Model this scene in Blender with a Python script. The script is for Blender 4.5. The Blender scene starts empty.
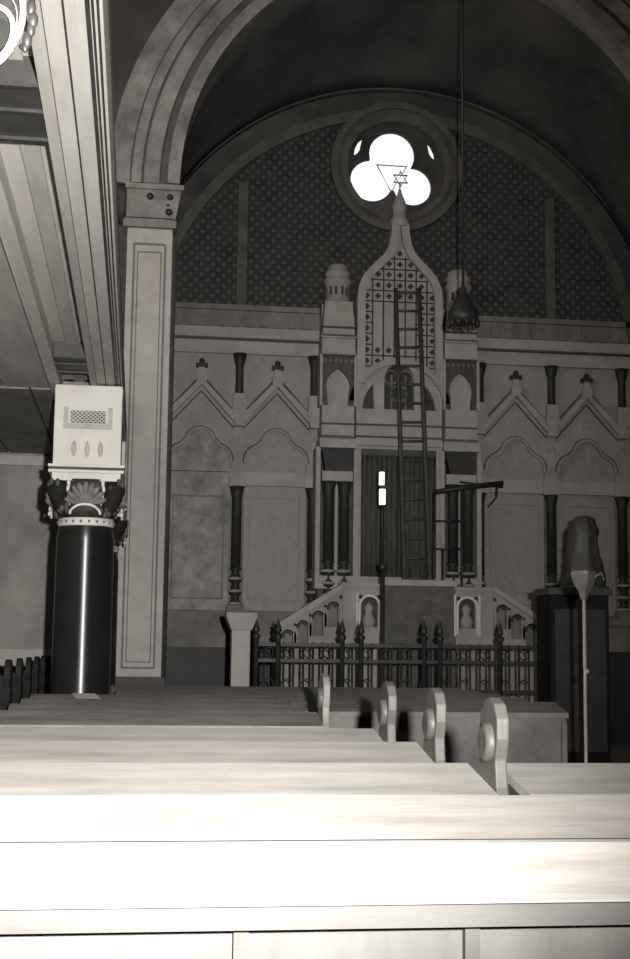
import bpy, bmesh, math, random
from mathutils import Vector, Matrix
from mathutils.geometry import tessellate_polygon
random.seed(7)
C = bpy.context.scene.collection
PI = math.pi
EYE = 1.40
AX = 3.9            # axis of the nave, rose window, ark

# ------------------------------------------------------------------ materials
def mat(name, v, rough=.75, var=.18, scale=6., bump=.0, metal=0., tint=(1., .94, .865), stretch=None, dark=None, spec=.35):
    m = bpy.data.materials.new(name); m.use_nodes = True
    nt = m.node_tree; b = nt.nodes['Principled BSDF']
    tc = nt.nodes.new('ShaderNodeTexCoord'); mp = nt.nodes.new('ShaderNodeMapping')
    if stretch: mp.inputs['Scale'].default_value = stretch
    nt.links.new(tc.outputs['Object'], mp.inputs[0])
    n = nt.nodes.new('ShaderNodeTexNoise'); n.inputs['Scale'].default_value = scale
    n.inputs['Detail'].default_value = 7; n.inputs['Roughness'].default_value = .65
    nt.links.new(mp.outputs[0], n.inputs['Vector'])
    r = nt.nodes.new('ShaderNodeValToRGB')
    d = dark if dark is not None else v * (1 - var)
    u = min(1, v * (1 + var))
    r.color_ramp.elements[0].position = .34; r.color_ramp.elements[1].position = .66
    r.color_ramp.elements[0].color = (d * tint[0], d * tint[1], d * tint[2], 1)
    r.color_ramp.elements[1].color = (u * tint[0], u * tint[1], u * tint[2], 1)
    nt.links.new(n.outputs['Fac'], r.inputs[0]); nt.links.new(r.outputs[0], b.inputs['Base Color'])
    b.inputs['Roughness'].default_value = rough; b.inputs['Metallic'].default_value = metal
    b.inputs['Specular IOR Level'].default_value = spec
    if bump:
        bp = nt.nodes.new('ShaderNodeBump'); bp.inputs['Strength'].default_value = bump; bp.inputs['Distance'].default_value = .02
        nt.links.new(n.outputs['Fac'], bp.inputs['Height']); nt.links.new(bp.outputs[0], b.inputs['Normal'])
    return m

def emit(name, col, s):
    m = bpy.data.materials.new(name); m.use_nodes = True
    b = m.node_tree.nodes['Principled BSDF']
    b.inputs['Base Color'].default_value = (.6, .58, .54, 1)
    b.inputs['Emission Color'].default_value = (*col, 1); b.inputs['Emission Strength'].default_value = s
    return m

def dots(name, base, dot, scale, thr, tint=(1., .94, .865)):
    m = mat(name, base, .85, .35, 3., tint=tint); nt = m.node_tree; b = nt.nodes['Principled BSDF']
    ramp = [n for n in nt.nodes if n.type == 'VALTORGB'][0]
    tc = [n for n in nt.nodes if n.type == 'TEX_COORD'][0]
    mp = nt.nodes.new('ShaderNodeMapping'); mp.inputs['Rotation'].default_value = (0, PI / 4, 0)
    mp.inputs['Scale'].default_value = (1, 0.0001, 1)
    nt.links.new(tc.outputs['Object'], mp.inputs[0])
    v = nt.nodes.new('ShaderNodeTexVoronoi'); v.inputs['Randomness'].default_value = 0; v.inputs['Scale'].default_value = scale
    nt.links.new(mp.outputs[0], v.inputs['Vector'])
    lt = nt.nodes.new('ShaderNodeMath'); lt.operation = 'LESS_THAN'; lt.inputs[1].default_value = thr
    nt.links.new(v.outputs['Distance'], lt.inputs[0])
    mx = nt.nodes.new('ShaderNodeMix'); mx.data_type = 'RGBA'
    nt.links.new(lt.outputs[0], mx.inputs[0]); nt.links.new(ramp.outputs[0], mx.inputs[6])
    mx.inputs[7].default_value = (dot * tint[0], dot * tint[1], dot * tint[2], 1)
    nt.links.new(mx.outputs[2], b.inputs['Base Color'])
    return m

M = dict(
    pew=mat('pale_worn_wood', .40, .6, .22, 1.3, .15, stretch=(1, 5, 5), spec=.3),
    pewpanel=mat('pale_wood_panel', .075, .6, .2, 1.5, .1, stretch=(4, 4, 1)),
    pewnose=mat('worn_edge_and_gap_shade', .055, .6, .2, 2., .1, stretch=(1, 5, 5)),
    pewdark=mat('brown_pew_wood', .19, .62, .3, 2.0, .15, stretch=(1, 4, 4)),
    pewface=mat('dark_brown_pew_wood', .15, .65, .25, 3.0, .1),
    pewend=mat('turned_end_wood', .085, .5, .22, 3.0, .1),
    stone=mat('ark_limestone', .29, .8, .12, 4.0, .25),
    stonelow=mat('arcade_plaster', .255, .85, .16, 2.5, .25),
    stonedeep=mat('weathered_plaster', .155, .85, .3, 2.0, .25),
    panel=mat('plain_marble_panel', .235, .6, .10, 9., .1),
    stained=mat('stained_marble_panel', .22, .55, .3, 3.4, .1, dark=.085),
    pier=mat('pier_painted_stone', .34, .75, .12, 3.0, .2),
    pierline=mat('pier_painted_line', .13, .75, .12, 3.0, .1),
    arch=mat('arch_painted_stone', .19, .8, .45, 2.0, .3),
    archdark=mat('arch_dark_band', .07, .85, .3, 3.0, .2),
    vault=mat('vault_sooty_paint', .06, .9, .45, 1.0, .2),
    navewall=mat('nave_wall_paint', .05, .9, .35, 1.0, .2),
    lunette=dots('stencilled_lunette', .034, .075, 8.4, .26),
    rib=mat('vault_rib', .085, .85, .3, 3.0, .2),
    ring=mat('rose_window_stone', .09, .85, .3, 3.0, .2),
    black=mat('polished_black_marble', .010, .30, .3, 4.0, 0, spec=.9),
    blackstone=mat('black_stone', .022, .6, .3, 9.0, .4),
    iron=mat('black_wrought_iron', .020, .5, .3, 8.0, .1),
    darkwood=mat('dark_stained_wood', .05, .5, .3, 4.0, .1, stretch=(4, 4, 1)),
    maroon=mat('dark_curtain_cloth', .060, .85, .45, 5.0, .3, stretch=(5, 5, .6)),
    podium=mat('podium_drape', .085, .9, .2, 9.0, .3),
    white=mat('white_painted_plaster', .46, .7, .06, 4.0, .1),
    cream=mat('cream_trim', .5, .65, .08, 4.0, .1),
    greyorn=mat('grey_ornament', .13, .7, .3, 14.0, .4),
    soffit=mat('gallery_soffit_paint', .31, .75, .14, 2.0, .15, stretch=(5, .6, 5)),
    soffitlight=mat('gallery_beam_paint', .38, .7, .10, 2.5, .15, stretch=(5, .6, 5)),
    soffitdark=mat('gallery_dark_and_shaded_boards', .16, .8, .25, 2.5, .15),
    block=mat('cross_block_wood', .028, .6, .3, 5.0, .1),
    sidewall=mat('side_wall_plaster', .21, .85, .22, 1.6, .15),
    floor=mat('floor_boards', .16, .7, .3, 2.0, .1),
    ladder=mat('ladder_wood', .05, .7, .3, 6.0, .1),
    brass=mat('pale_metal_pole', .34, .3, .1, 5.0, 0, metal=.2),
    shade=mat('frosted_shade', .13, .4, .2, 6.0, 0),
    scrollweb=mat('scroll_web', .010, .7, .5, 20., .2), drop=mat('drop_glass', .02, .5, .3, 20., .1),
    curl=mat('carved_curl', .05, .7, .5, 20., .3),
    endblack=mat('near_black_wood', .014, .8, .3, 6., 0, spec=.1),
    chalk=mat('glossy_white_scroll', .30, .3, .1, 6.0, 0),
    glass=emit('daylit_glass', (1, .99, .965), .9),
    glassfill=emit('added_fill_glass', (1, .93, .86), 10.0),
    glassdim=emit('daylit_glass_dim', (.9, .88, .8), .35),
    lamp=emit('lit_tube', (1, .98, .94), 1.3),
    win=mat('dark_tracery_glass', .035, .4, .5, 14.0, .1),
)

_b = M['black'].node_tree.nodes['Principled BSDF']; _b.inputs['Anisotropic'].default_value = .92
_t = M['black'].node_tree.nodes.new('ShaderNodeTangent'); _t.direction_type = 'RADIAL'; _t.axis = 'Z'
M['black'].node_tree.links.new(_t.outputs[0], _b.inputs['Tangent']); _b.inputs['Anisotropic Rotation'].default_value = .25
_b.inputs['Roughness'].default_value = .37
# ------------------------------------------------------------------ mesh helpers
class MB:
    """collects shapes, then links them as one mesh object"""
    def __init__(s): s.bm = bmesh.new(); s.mats = []; s.mi = 0
    def use(s, m):
        if m not in s.mats: s.mats.append(m)
        s.mi = s.mats.index(m); return s
    def face(s, vs, smooth=False):
        try:
            f = s.bm.faces.new(vs); f.material_index = s.mi; f.smooth = smooth
        except ValueError: pass
    def box(s, x0, x1, y0, y1, z0, z1):
        v = [s.bm.verts.new((x, y, z)) for x in (x0, x1) for y in (y0, y1) for z in (z0, z1)]
        for q in ((0, 1, 3, 2), (4, 6, 7, 5), (0, 4, 5, 1), (2, 3, 7, 6), (0, 2, 6, 4), (1, 5, 7, 3)): s.face([v[i] for i in q])
        return s
    def prism(s, pts, a0, a1, axis='y', holes=()):
        """outline (and holes) in the plane across `axis`, extruded from a0 to a1"""
        def mk(p, a): return {'y': (p[0], a, p[1]), 'x': (a, p[0], p[1]), 'z': (p[0], p[1], a)}[axis]
        loops = [list(pts)] + [list(h) for h in holes]
        tri = tessellate_polygon([[Vector((p[0], p[1], 0)) for p in l] for l in loops])
        flat = [p for l in loops for p in l]
        A = [s.bm.verts.new(mk(p, a0)) for p in flat]; B = [s.bm.verts.new(mk(p, a1)) for p in flat]
        for t in tri: s.face([A[i] for i in t]); s.face([B[i] for i in reversed(t)])
        k = 0
        for l in loops:
            n = len(l)
            for i in range(n):
                j = (i + 1) % n
                s.face([A[k + i], A[k + j], B[k + j], B[k + i]])
            k += n
        return s
    def lathe(s, cx, cy, prof, seg=20, smooth=True, sy=1., ax='z'):
        rings = []
        for r, z in prof:
            ring = []
            for k in range(seg):
                a = 2 * PI * k / seg
                p = (cx + r * math.cos(a), cy + r * sy * math.sin(a), z)
                ring.append(s.bm.verts.new(p))
            rings.append(ring)
        for a, b in zip(rings, rings[1:]):
            for k in range(seg):
                j = (k + 1) % seg; s.face([a[k], a[j], b[j], b[k]], smooth)
        s.face(rings[0][::-1]); s.face(rings[-1])
        return s
    def tube(s, pts, r, seg=8, closed=False, smooth=True):
        P = [Vector(p) for p in pts]; n = len(P); rings = []
        for i, p in enumerate(P):
            a = P[(i - 1) % n] if (closed or i > 0) else p; b = P[(i + 1) % n] if (closed or i < n - 1) else p
            t = (b - a).normalized(); up = Vector((0, 0, 1)) if abs(t.z) < .9 else Vector((0, 1, 0))
            u = t.cross(up).normalized(); w = u.cross(t)
            rr = r[i] if isinstance(r, (list, tuple)) else r
            rings.append([s.bm.verts.new(p + (u * math.cos(2 * PI * k / seg) + w * math.sin(2 * PI * k / seg)) * rr) for k in range(seg)])
        m = n if closed else n - 1
        for i in range(m):
            a, b = rings[i], rings[(i + 1) % n]
            for k in range(seg):
                j = (k + 1) % seg; s.face([a[k], a[j], b[j], b[k]], smooth)
        if not closed: s.face(rings[0][::-1]); s.face(rings[-1])
        return s
    def strip(s, pts, w, y0, y1):
        """flat moulding of width w following a polyline in x,z; depth y0..y1"""
        P = [Vector((p[0], p[1])) for p in pts]; L, R = [], []
        for i, p in enumerate(P):
            a = P[max(i - 1, 0)]; b = P[min(i + 1, len(P) - 1)]
            t = (b - a).normalized(); n = Vector((-t.y, t.x)) * w / 2
            L.append(p + n); R.append(p - n)
        for i in range(len(P) - 1):
            q = [L[i], L[i + 1], R[i + 1], R[i]]
            A = [s.bm.verts.new((p.x, y0, p.y)) for p in q]; B = [s.bm.verts.new((p.x, y1, p.y)) for p in q]
            s.face(A); s.face(B[::-1])
            for k in range(4): s.face([A[k], A[(k + 1) % 4], B[(k + 1) % 4], B[k]])
        return s
    def ball(s, c, r, sz=1.):
        n = 8
        return s.lathe(c[0], c[1], [(max(.001, r * math.sin(PI * i / n)), c[2] - r * sz * math.cos(PI * i / n)) for i in range(n + 1)], 12)
    def build(s, name, m=None, parent=None, bevel=0, **props):
        bmesh.ops.recalc_face_normals(s.bm, faces=s.bm.faces)
        me = bpy.data.meshes.new(name); s.bm.to_mesh(me); s.bm.free()
        for q in (s.mats or [m]): me.materials.append(q)
        o = bpy.data.objects.new(name, me); C.objects.link(o)
        if parent is not None:
            o.parent = parent
            base = Vector(parent.location) if parent.parent is None else Vector((0, 0, 0))
            pb = world_loc(parent)
            for v in me.vertices: v.co -= pb
            # the mesh keeps world coordinates minus its parent's place
        if bevel:
            b = o.modifiers.new('bevel', 'BEVEL'); b.width = bevel; b.segments = 2; b.limit_method = 'ANGLE'
        for k, v in props.items(): o[k] = v
        return o

def world_loc(o):
    v = Vector((0, 0, 0))
    while o is not None: v += o.location; o = o.parent
    return v

def thing(name, label, cat, loc=(0, 0, 0), group=None):
    o = bpy.data.objects.new(name, None); C.objects.link(o); o.location = loc
    o['label'] = label; o['category'] = cat
    if group: o['group'] = group
    return o
def struct(o): o['kind'] = 'structure'; return o
def tag(o, label, cat, group=None):
    o['label'] = label; o['category'] = cat
    if group: o['group'] = group
    return o
def arc(cx, cz, r, a0, a1, n=24): return [(cx + r * math.cos(math.radians(a0 + (a1 - a0) * i / n)), cz + r * math.sin(math.radians(a0 + (a1 - a0) * i / n))) for i in range(n + 1)]

# ------------------------------------------------------------------ camera
psi, th, ro, FP = math.radians(7.5), math.radians(7.2), math.radians(.7), 1335.
F = Vector((math.sin(psi) * math.cos(th), math.cos(psi) * math.cos(th), math.sin(th)))
r0 = Vector((math.cos(psi), -math.sin(psi), 0)); u0 = r0.cross(F)
Rr = math.cos(ro) * r0 + math.sin(ro) * u0; Uu = math.cos(ro) * u0 - math.sin(ro) * r0
cd = bpy.data.cameras.new('camera'); cam = bpy.data.objects.new('camera', cd); C.objects.link(cam)
mw = Matrix((Rr, Uu, -F)).transposed().to_4x4(); mw.translation = (0, 0, EYE); cam.matrix_world = mw
cd.sensor_fit = 'VERTICAL'; cd.sensor_height = 36; cd.lens = 36 * FP / 959; cd.clip_start = .05; cd.clip_end = 200
bpy.context.scene.camera = cam
def P(px, py, Y):
    """the point on the plane y = Y seen at this place of the 630 x 959 frame (x, z)"""
    d = F * FP + Rr * (px - 315) - Uu * (py - 479.5); k = Y / d.y
    return d.x * k, EYE + d.z * k

# ------------------------------------------------------------------ the shell
struct(MB().box(-3.4, 11.2, -3, 20.6, -.12, 0).build('floor', M['floor']))
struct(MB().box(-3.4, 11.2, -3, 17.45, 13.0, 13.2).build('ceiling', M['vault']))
struct(MB().box(-3.6, -3.4, -3, 17.4, 0, 13.0).build('wall_left', M['sidewall']))
struct(MB().box(11.2, 11.4, -3, 17.4, 0, 13.0).build('wall_right', M['navewall']))
struct(MB().box(-3.6, 11.4, -3.2, -3, 0, 13.0).build('wall_rear', M['sidewall']))
# chancel wall above and beside the front arch
op = [(AX - 3.5, 0.0)] + [(AX - 3.5, 7.42)] + arc(AX, 7.42, 3.5, 180, 0, 48) + [(AX + 3.5, 0.0)]
m = MB()
outer = [(-3.4, 0), (-.2, 0)]
m.prism([(-3.4, 0), (AX - 3.62, 0)] + [(AX - 3.62, 7.42)] + arc(AX, 7.42, 3.62, 180, 0, 48)[1:] + [(AX + 3.62, 0), (11.2, 0), (11.2, 13), (-3.4, 13)], 17.25, 17.45)
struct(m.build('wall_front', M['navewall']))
# the chancel: its sides and vault, lofted from the front arch to the end wall
def prof(hw, zs, r, n=40): return [(AX - hw, 0)] + [(p[0], p[1]) for p in arc(AX, zs, r, 180, 0, n)] + [(AX + hw, 0)]
a = prof(3.62, 7.42, 3.62); b = prof(4.3, 6.0, 4.3)
m = MB(); rows = []
for t in [i / 6 for i in range(7)]:
    rows.append([m.bm.verts.new((p[0] * (1 - t) + q[0] * t, 17.45 + (20.0 - 17.45) * t, p[1] * (1 - t) + q[1] * t)) for p, q in zip(a, b)])
for r1, r2 in zip(rows, rows[1:]):
    for i in range(len(r1) - 1): m.face([r1[i], r1[i + 1], r2[i + 1], r2[i]], True)
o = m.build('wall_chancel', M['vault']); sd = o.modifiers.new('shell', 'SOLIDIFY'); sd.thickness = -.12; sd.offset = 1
struct(o)
# end wall with a round opening for the rose window
RX, RZ = 3.86, 8.94
circ = lambda r, n=48: arc(RX, RZ, r, 0, 360 * (n - 1) / n, n - 1)
m = MB(); m.prism([(-.7, 6.55), (8.5, 6.55), (8.5, 11), (-.7, 11)], 20.0, 20.3, holes=[circ(.84)])
struct(m.build('wall_back', M['lunette']))
struct(MB().box(-.7, 8.5, 20.12, 20.3, 0, 6.55).build('wall_lower', M['stonedeep']))
for i, y in enumerate((4.0, 8.5, 13.0)):  # added glowing windows out of view, there to lift shade on the vault
    ol = [(y - .7, 6.2), (y + .7, 6.2), (y + .7, 9.6)] + arc(y, 9.6, .7, 0, 180, 16)[1:-1] + [(y - .7, 9.6)]
    o = MB().prism(ol, -3.39, -3.37, axis='x').build('window_%d' % (i + 2), M['glassfill']); struct(o)
    for z in (6.2, 7.3, 8.4, 9.6): MB().box(-3.37, -3.33, y - .7, y + .7, z - .03, z + .03).build('fill_window_bar', M['darkwood'], o)
    for dy in (-.68, 0, .68): MB().box(-3.37, -3.33, y + dy - .03, y + dy + .03, 6.2, 9.6).build('fill_window_bar', M['darkwood'], o)
# two concentric ribs round the lunette
for i, (r, w, y0) in enumerate(((4.24, .11, 19.86), (3.80, .16, 19.92))):
    struct(MB().strip(arc(AX, 6.0, r, 176, 4, 64), w, y0, 20.0).build('trim_%d' % (i + 1), M['rib']))
struct(MB().strip(arc(AX, 6.0, 4.02, 176, 4, 64), .30, 19.95, 20.0).build('trim_3', M['vault']))
# vertical strips on the lunette standing on the cornice
for i, x in enumerate((1.45, 6.35)):
    struct(MB().box(x - .075, x + .075, 19.93, 20.0, 6.6, 8.55 - .0).build('trim_%d' % (i + 4), M['rib']))

# ------------------------------------------------------------------ rose window
rw = bpy.data.objects.new('window_1', None); C.objects.link(rw); rw.location = (RX, 20.0, RZ); rw['kind'] = 'structure'
S = .0156
lob = [(392.3 - 395, 173 - 156, 23.4), (371.5 - 395, 173 - 184.5, 21.7), (413.5 - 395, 173 - 188.5, 19.6), (0, -4, 15)]
out = []
cxm, cym = 0, -4
for i in (0, 1, 2):
    lx, lz, lr = lob[i]; a0 = math.atan2(cym - lz, cxm - lx)
    for k in range(1, 60):
        a_ = a0 + 2 * PI * k / 60; x, z = lx + lr * math.cos(a_), lz + lr * math.sin(a_)
        if not any((x - l[0]) ** 2 + (z - l[1]) ** 2 < l[2] ** 2 for n_, l in enumerate(lob) if n_ != i): out.append((RX + x * S, RZ + z * S))
slv = lambda sx: [(RX + sx * x * S, RZ + z * S) for x, z in ((-42, 14), (-41, 21), (-37, 29), (-33.5, 32), (-35, 25), (-36, 20), (-39, 16))]
m = MB(); m.prism(circ(.86)[::-1], 20.10, 20.16, holes=[out, slv(1), slv(-1)[::-1]])
m.build('tracery_plate', M['vault'], rw)
m = MB(); m.prism(circ(.835), 20.2, 20.21); m.build('pane', M['glass'], rw)
for r, w, y0, y1, mt in ((1.0, .10, 19.88, 20.0, 'ring'), (.89, .14, 19.93, 20.0, 'archdark'), (.835, .10, 19.90, 20.1, 'ring')):
    MB().strip(arc(RX, RZ, r, 0, 360, 64), w, y0, y1).build('ring_moulding', M[mt], rw)
pt = lambda px, py: (RX + (px - 395) * S, 20.13, RZ - (py - 171) * S)
m = MB(); m.tube([pt(377, 165), pt(408, 165), pt(392, 193)], .016, 6, closed=True)
m.build('lead_bar', M['iron'], rw)

# ------------------------------------------------------------------ blind arcades on the end wall
Y0 = 20.0
def colonnette(par, x, y, z0, z1, zs, r, name='colonnette'):
    """slim dark shaft with flared capital and ringed base"""
    m = MB()
    m.lathe(x, y, [(r * 1.0, zs), (r, z1 - .16), (r * 1.15, z1 - .14), (r * 1.2, z1 - .1), (r * 1.55, z1)], 14)
    h = zs - z0; pr = [(r * 1.35, z0)]
    for k in range(3):
        zz = z0 + h * (k + .15) / 3
        pr += [(r * 1.3, zz), (r * .85, zz + h * .10), (r * .8, zz + h * .2), (r * 1.3, zz + h * .26)]
    pr += [(r, zs)]
    m.lathe(x, y, pr, 14)
    o = m.build(name, M['blackstone'], par)
    for k in range(3):
        zz = z0 + h * (k + .15) / 3; m = MB()
        m.lathe(x, y, [(r * 1.33, zz - .022), (r * 1.5, zz - .01), (r * 1.5, zz + .012), (r * 1.33, zz + .02)], 14)
        m.build('base_ring', M['stonelow'], o)
    return o

def trefoil(cx):
    hw = .47; L = [(cx - hw, 4.03)]
    L += [(cx - hw, 4.16)] + arc(cx - .235, 4.20, .235, 180, 105, 8) + arc(cx, 4.47, .215, 168, 12, 16) + arc(cx + .235, 4.20, .235, 75, 0, 8) + [(cx + hw, 4.16), (cx + hw, 4.03)]
    return L

def arcade(x0, x1, cols, bays, label, side):
    t = thing('blind_arcade', label, 'arcade', ((x0 + x1) / 2, 20.12, 1.38), 'blind arcades flanking the ark')
    # field with trefoil openings
    m = MB(); m.prism([(x0, 4.03), (x1, 4.03), (x1, 5.84), (x0, 5.84)], Y0, 20.12, holes=[trefoil(b)[::-1] for b in bays])
    m.build('arch_field', M['stonelow'], t)
    for b in bays:
        tr = trefoil(b)
        MB().strip(tr[1:-1], .035, Y0 - .03, Y0).build('arch_moulding', M['stonelow'], t)
        MB().strip([(x + (b - x) * -.05, z + .02) for x, z in tr[1:-1]], .030, Y0 - .014, Y0).build('dark_outline', M['archdark'], t)  # thin dark strip following the trefoil arch
        st = side == 'l' and b < 1.2
        m = MB().box(b - .47, b + .47, 20.08, 20.12, 1.95, 4.75)
        m.build('marble_panel', M['stained'] if st else M['panel'], t)
        fr = [(b - .38, 2.12), (b - .38, 3.66), (b + .38, 3.66), (b + .38, 2.12)]
        m = MB()
        for k in range(4):
            p, q = fr[k], fr[(k + 1) % 4]; m.strip([p, q], .022, 20.05, 20.08)
        m.build('panel_border', M['stonelow'] if not st else M['stonedeep'], t)
        if not st: MB().box(b - .47, b + .47, 20.0, 20.10, 3.83, 4.03).build('lintel_band', M['stone'], t)
        # gable over the arch
        g = MB(); g.strip([(b - .56, 4.80), (b, 5.40), (b + .56, 4.80)], .10, Y0 - .09, Y0)
        g.strip([(b - .50, 4.66), (b, 5.20), (b + .50, 4.66)], .025, Y0 - .03, Y0)
        gg = g.build('gable', M['stone'], t)
        MB().strip([(b - .58, 4.86), (b - .06, 5.44)], .028, Y0 - .03, Y0).strip([(b + .06, 5.44), (b + .58, 4.86)], .028, Y0 - .03, Y0).strip([(b - .50, 4.70), (b, 5.25), (b + .50, 4.70)], .02, Y0 - .04, Y0).build('dark_outline', M['archdark'], gg)  # thin dark strips along the gable slopes
        f = MB().box(b - .075, b + .075, Y0 - .1, Y0, 5.36, 5.50).box(b - .05, b + .05, Y0 - .08, Y0, 5.50, 5.61)
        f.build('finial', M['stone'], gg)
        MB().box(b - .09, b + .09, Y0 - .11, Y0, 5.61, 5.67).ball((b, Y0 - .05, 5.71), .045).build('finial_cap', M['blackstone'], gg)
        MB().strip(arc(b, 4.95, .06, 0, 360, 16), .02, Y0 - .03, Y0).build('roundel', M['stone'], t)
    for c in cols:
        MB().box(c - .13, c + .13, 19.96, 20.12, 3.81, 4.03).build('impost', M['stone'], t)
        colonnette(t, c, 20.02, 2.02, 3.81, 2.58, .075)
        MB().box(c - .13, c + .13, 19.93, 20.12, 1.92, 2.02).build('plinth', M['stonedeep'], t)
        # short upper column
        m = MB(); m.lathe(c, 19.95, [(.07, 5.22), (.062, 5.3), (.062, 5.66), (.08, 5.70), (.11, 5.84)], 14)
        m.build('upper_column', M['blackstone'], t)
        m = MB().box(c - .09, c + .09, 19.88, 20.0, 5.14, 5.22).prism([(c - .11, 4.90), (c + .11, 4.90), (c + .09, 5.14), (c - .09, 5.14)], 19.86, 20.0).box(c - .07, c + .07, 19.87, 20.0, 4.72, 4.90)
        m.build('pedestal', M['stone'], t)
        MB().strip(arc(c, 4.53, .06, 0, 360, 16), .02, Y0 - .03, Y0).build('roundel', M['stone'], t)
    # cornice: fillets and crest
    m = MB().box(x0, x1, 19.93, 20.12, 5.84, 5.90).box(x0, x1, 19.97, 20.12, 5.90, 6.05).box(x0, x1, 19.84, 20.12, 6.07, 6.12).box(x0, x1, 19.90, 20.12, 6.12, 6.24)
    m.build('cornice', M['stone'], t)
    MB().box(x0, x1, 19.955, 20.12, 6.05, 6.07).build('cornice_line', M['block'], t)
    m = MB().box(x0, x1, 19.98, 20.12, 6.24, 6.60); k = x0 + .06
    while k < x1 - .14:
        m.box(k, k + .13, 19.94, 19.98, 6.27, 6.46); k += .22
    m.box(x0, x1, 19.92, 19.98, 6.52, 6.60)
    m.build('crest', M['stonedeep'], t)
    # sill, dado
    m = MB().box(x0, x1, 19.88, 20.12, 1.80, 1.92).box(x0, x1, 19.94, 20.12, 1.40, 1.80)
    m.build('dado', M['stonedeep'], t)
    MB().box(x0, x1, 19.93, 20.12, 0, 1.40).build('wainscot', M['block'], t)
    return t
arcade(-.3, 2.66, [.30, 1.45, 2.6], [.875, 2.03], 'pale blind arcade with trefoil arches left of the ark, one panel stained', 'l')
arcade(5.10, 8.1, [5.2, 6.35, 7.5], [5.775, 6.925], 'dim blind arcade with trefoil arches and plain panels right of the ark', 'r')

# ------------------------------------------------------------------ the ark
YA = 19.6; CX = 3.865
ark = thing('torah_ark', 'tall stone ark facade with two turrets, ogee gable and dark doorway below the round window', 'ark', (CX, 19.8, 0))
def A(px, py): return P(px, py, YA)
def az(py): return P(398, py, YA)[1]
SA = P(399, 400, YA)[0] - P(398, 400, YA)[0]
def hx(v): return v * SA
# central wall, pierced by door and by fanlight windows
def mirror(pts): return pts + [(2 * CX - x, z) for x, z in reversed(pts)]
ogee_o = mirror([(CX - hx(w), az(y)) for w, y in ((43, 447), (43, 300), (42, 288), (37, 276), (30, 268), (22, 260), (15, 253), (11, 244), (9, 232), (8.5, 224))])
ogee_i = mirror([(CX - hx(w), az(y)) for w, y in ((36, 378), (36, 302), (34, 290), (29, 280), (22, 271), (14, 263), (6, 256), (1.5, 251))])
door = [(CX - hx(37.5), az(577)), (CX - hx(37.5), az(449)), (CX + hx(37.5), az(449)), (CX + hx(37.5), az(577))]
fan_c = [(CX - hx(15), az(409))] + [(CX + hx(15) * math.cos(math.radians(q)), az(378) + hx(15) * math.sin(math.radians(q))) for q in range(180, -1, -15)] + [(CX + hx(15), az(409))]
fan_l = [(CX - hx(37), az(409)), (CX - hx(35), az(398)), (CX - hx(31), az(390)), (CX - hx(26), az(384)), (CX - hx(25), az(409))]
fan_r = [(2 * CX - x, z) for x, z in fan_l]
m = MB(); m.prism(ogee_o[1:-1] + [(CX + hx(43), az(449) + .0), (CX + hx(43), az(590)), (CX - hx(43), az(590)), (CX - hx(43), az(449))], YA + .06, YA + .2,
                  holes=[door, fan_c, fan_l, fan_r])
m.build('facade_wall', M['stone'], ark)
ring = ogee_o[1:-1]
m = MB(); m.strip([( (p[0] + q[0]) / 2, (p[1] + q[1]) / 2) for p, q in zip(ogee_o[1:10], ogee_i[:1] * 1 + ogee_i[1:8] + [ogee_i[7]])], hx(8), YA, YA + .06)
m.bm.free()
def offsetline(pts, d):
    out_ = []
    for i, p in enumerate(pts):
        a_ = Vector(pts[max(i - 1, 0)]); b_ = Vector(pts[min(i + 1, len(pts) - 1)]); t_ = (b_ - a_).normalized()
        out_.append((p[0] + t_.y * d, p[1] - t_.x * d))
    return out_
half = [(CX - hx(43), az(384))] + ogee_o[1:10]
mid = offsetline(half, hx(4))
m = MB(); m.strip(mid, hx(8), YA - .02, YA + .06); m.strip([(2 * CX - x, z) for x, z in mid], hx(8), YA - .02, YA + .06)
m.build('ogee_gable', M['stone'], ark)
# finial of the gable, its point ends in a small star
m = MB().lathe(CX, YA + .08, [(hx(9), az(226)), (hx(9.5), az(222)), (hx(10), az(219)), (hx(7), az(217)), (hx(7), az(208)), (hx(8), az(206)), (hx(5), az(198)), (hx(2.5), az(193)), (.02, az(188))], 10)
fin = m.build('gable_finial', M['stone'], ark)
sc_ = (CX + .01, az(177)); m = MB()
for s0 in (90, 270):
    tri = [(sc_[0] + .12 * math.cos(math.radians(s0 + 120 * k)), YA + .08, sc_[1] + .12 * math.sin(math.radians(s0 + 120 * k))) for k in range(3)]
    m.tube(tri, .018, 6, closed=True)
m.tube([(CX, YA + .08, az(190)), (CX, YA + .08, az(180))], .012, 6)
m.build('star_ornament', M['stone'], fin)
# perforated screen inside the gable
def inside(poly, x, z):
    c = False; n = len(poly)
    for i in range(n):
        x1, z1 = poly[i]; x2, z2 = poly[(i + 1) % n]
        if (z1 > z) != (z2 > z) and x < (x2 - x1) * (z - z1) / (z2 - z1) + x1: c = not c
    return c
zc = az(409)
m = MB().use(M['block']); st_ = hx(11.0)
lat = MB()
for i in range(-4, 5):
    for j in range(0, 14):
        x = CX + i * st_ ; z = az(372) + j * hx(11)
        if not inside(ogee_i, x, z) or (x - CX) ** 2 + (z - zc) ** 2 < hx(51) ** 2: continue
        if 0 > i > -2.5 and az(346) < z < az(306): continue
        if 0 <= i < 2 and az(360) < z < az(306): continue
        r = hx(3.1); m.prism([(x - r, z), (x, z - r), (x + r, z), (x, z + r)], YA + .035, YA + .06)
        q = hx(1.3)
        for dx, dz in ((-.5, .5), (.5, .5)):
            if inside(ogee_i, x + dx * st_, z + dz * st_): lat.prism([(x + dx * st_ - q, z + dz * st_), (x + dx * st_, z + dz * st_ - q), (x + dx * st_ + q, z + dz * st_), (x + dx * st_, z + dz * st_ + q)], YA + .04, YA + .06)
scr = m.build('pierced_screen', None, ark)
lat.build('screen_boss', M['block'], scr)
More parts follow.
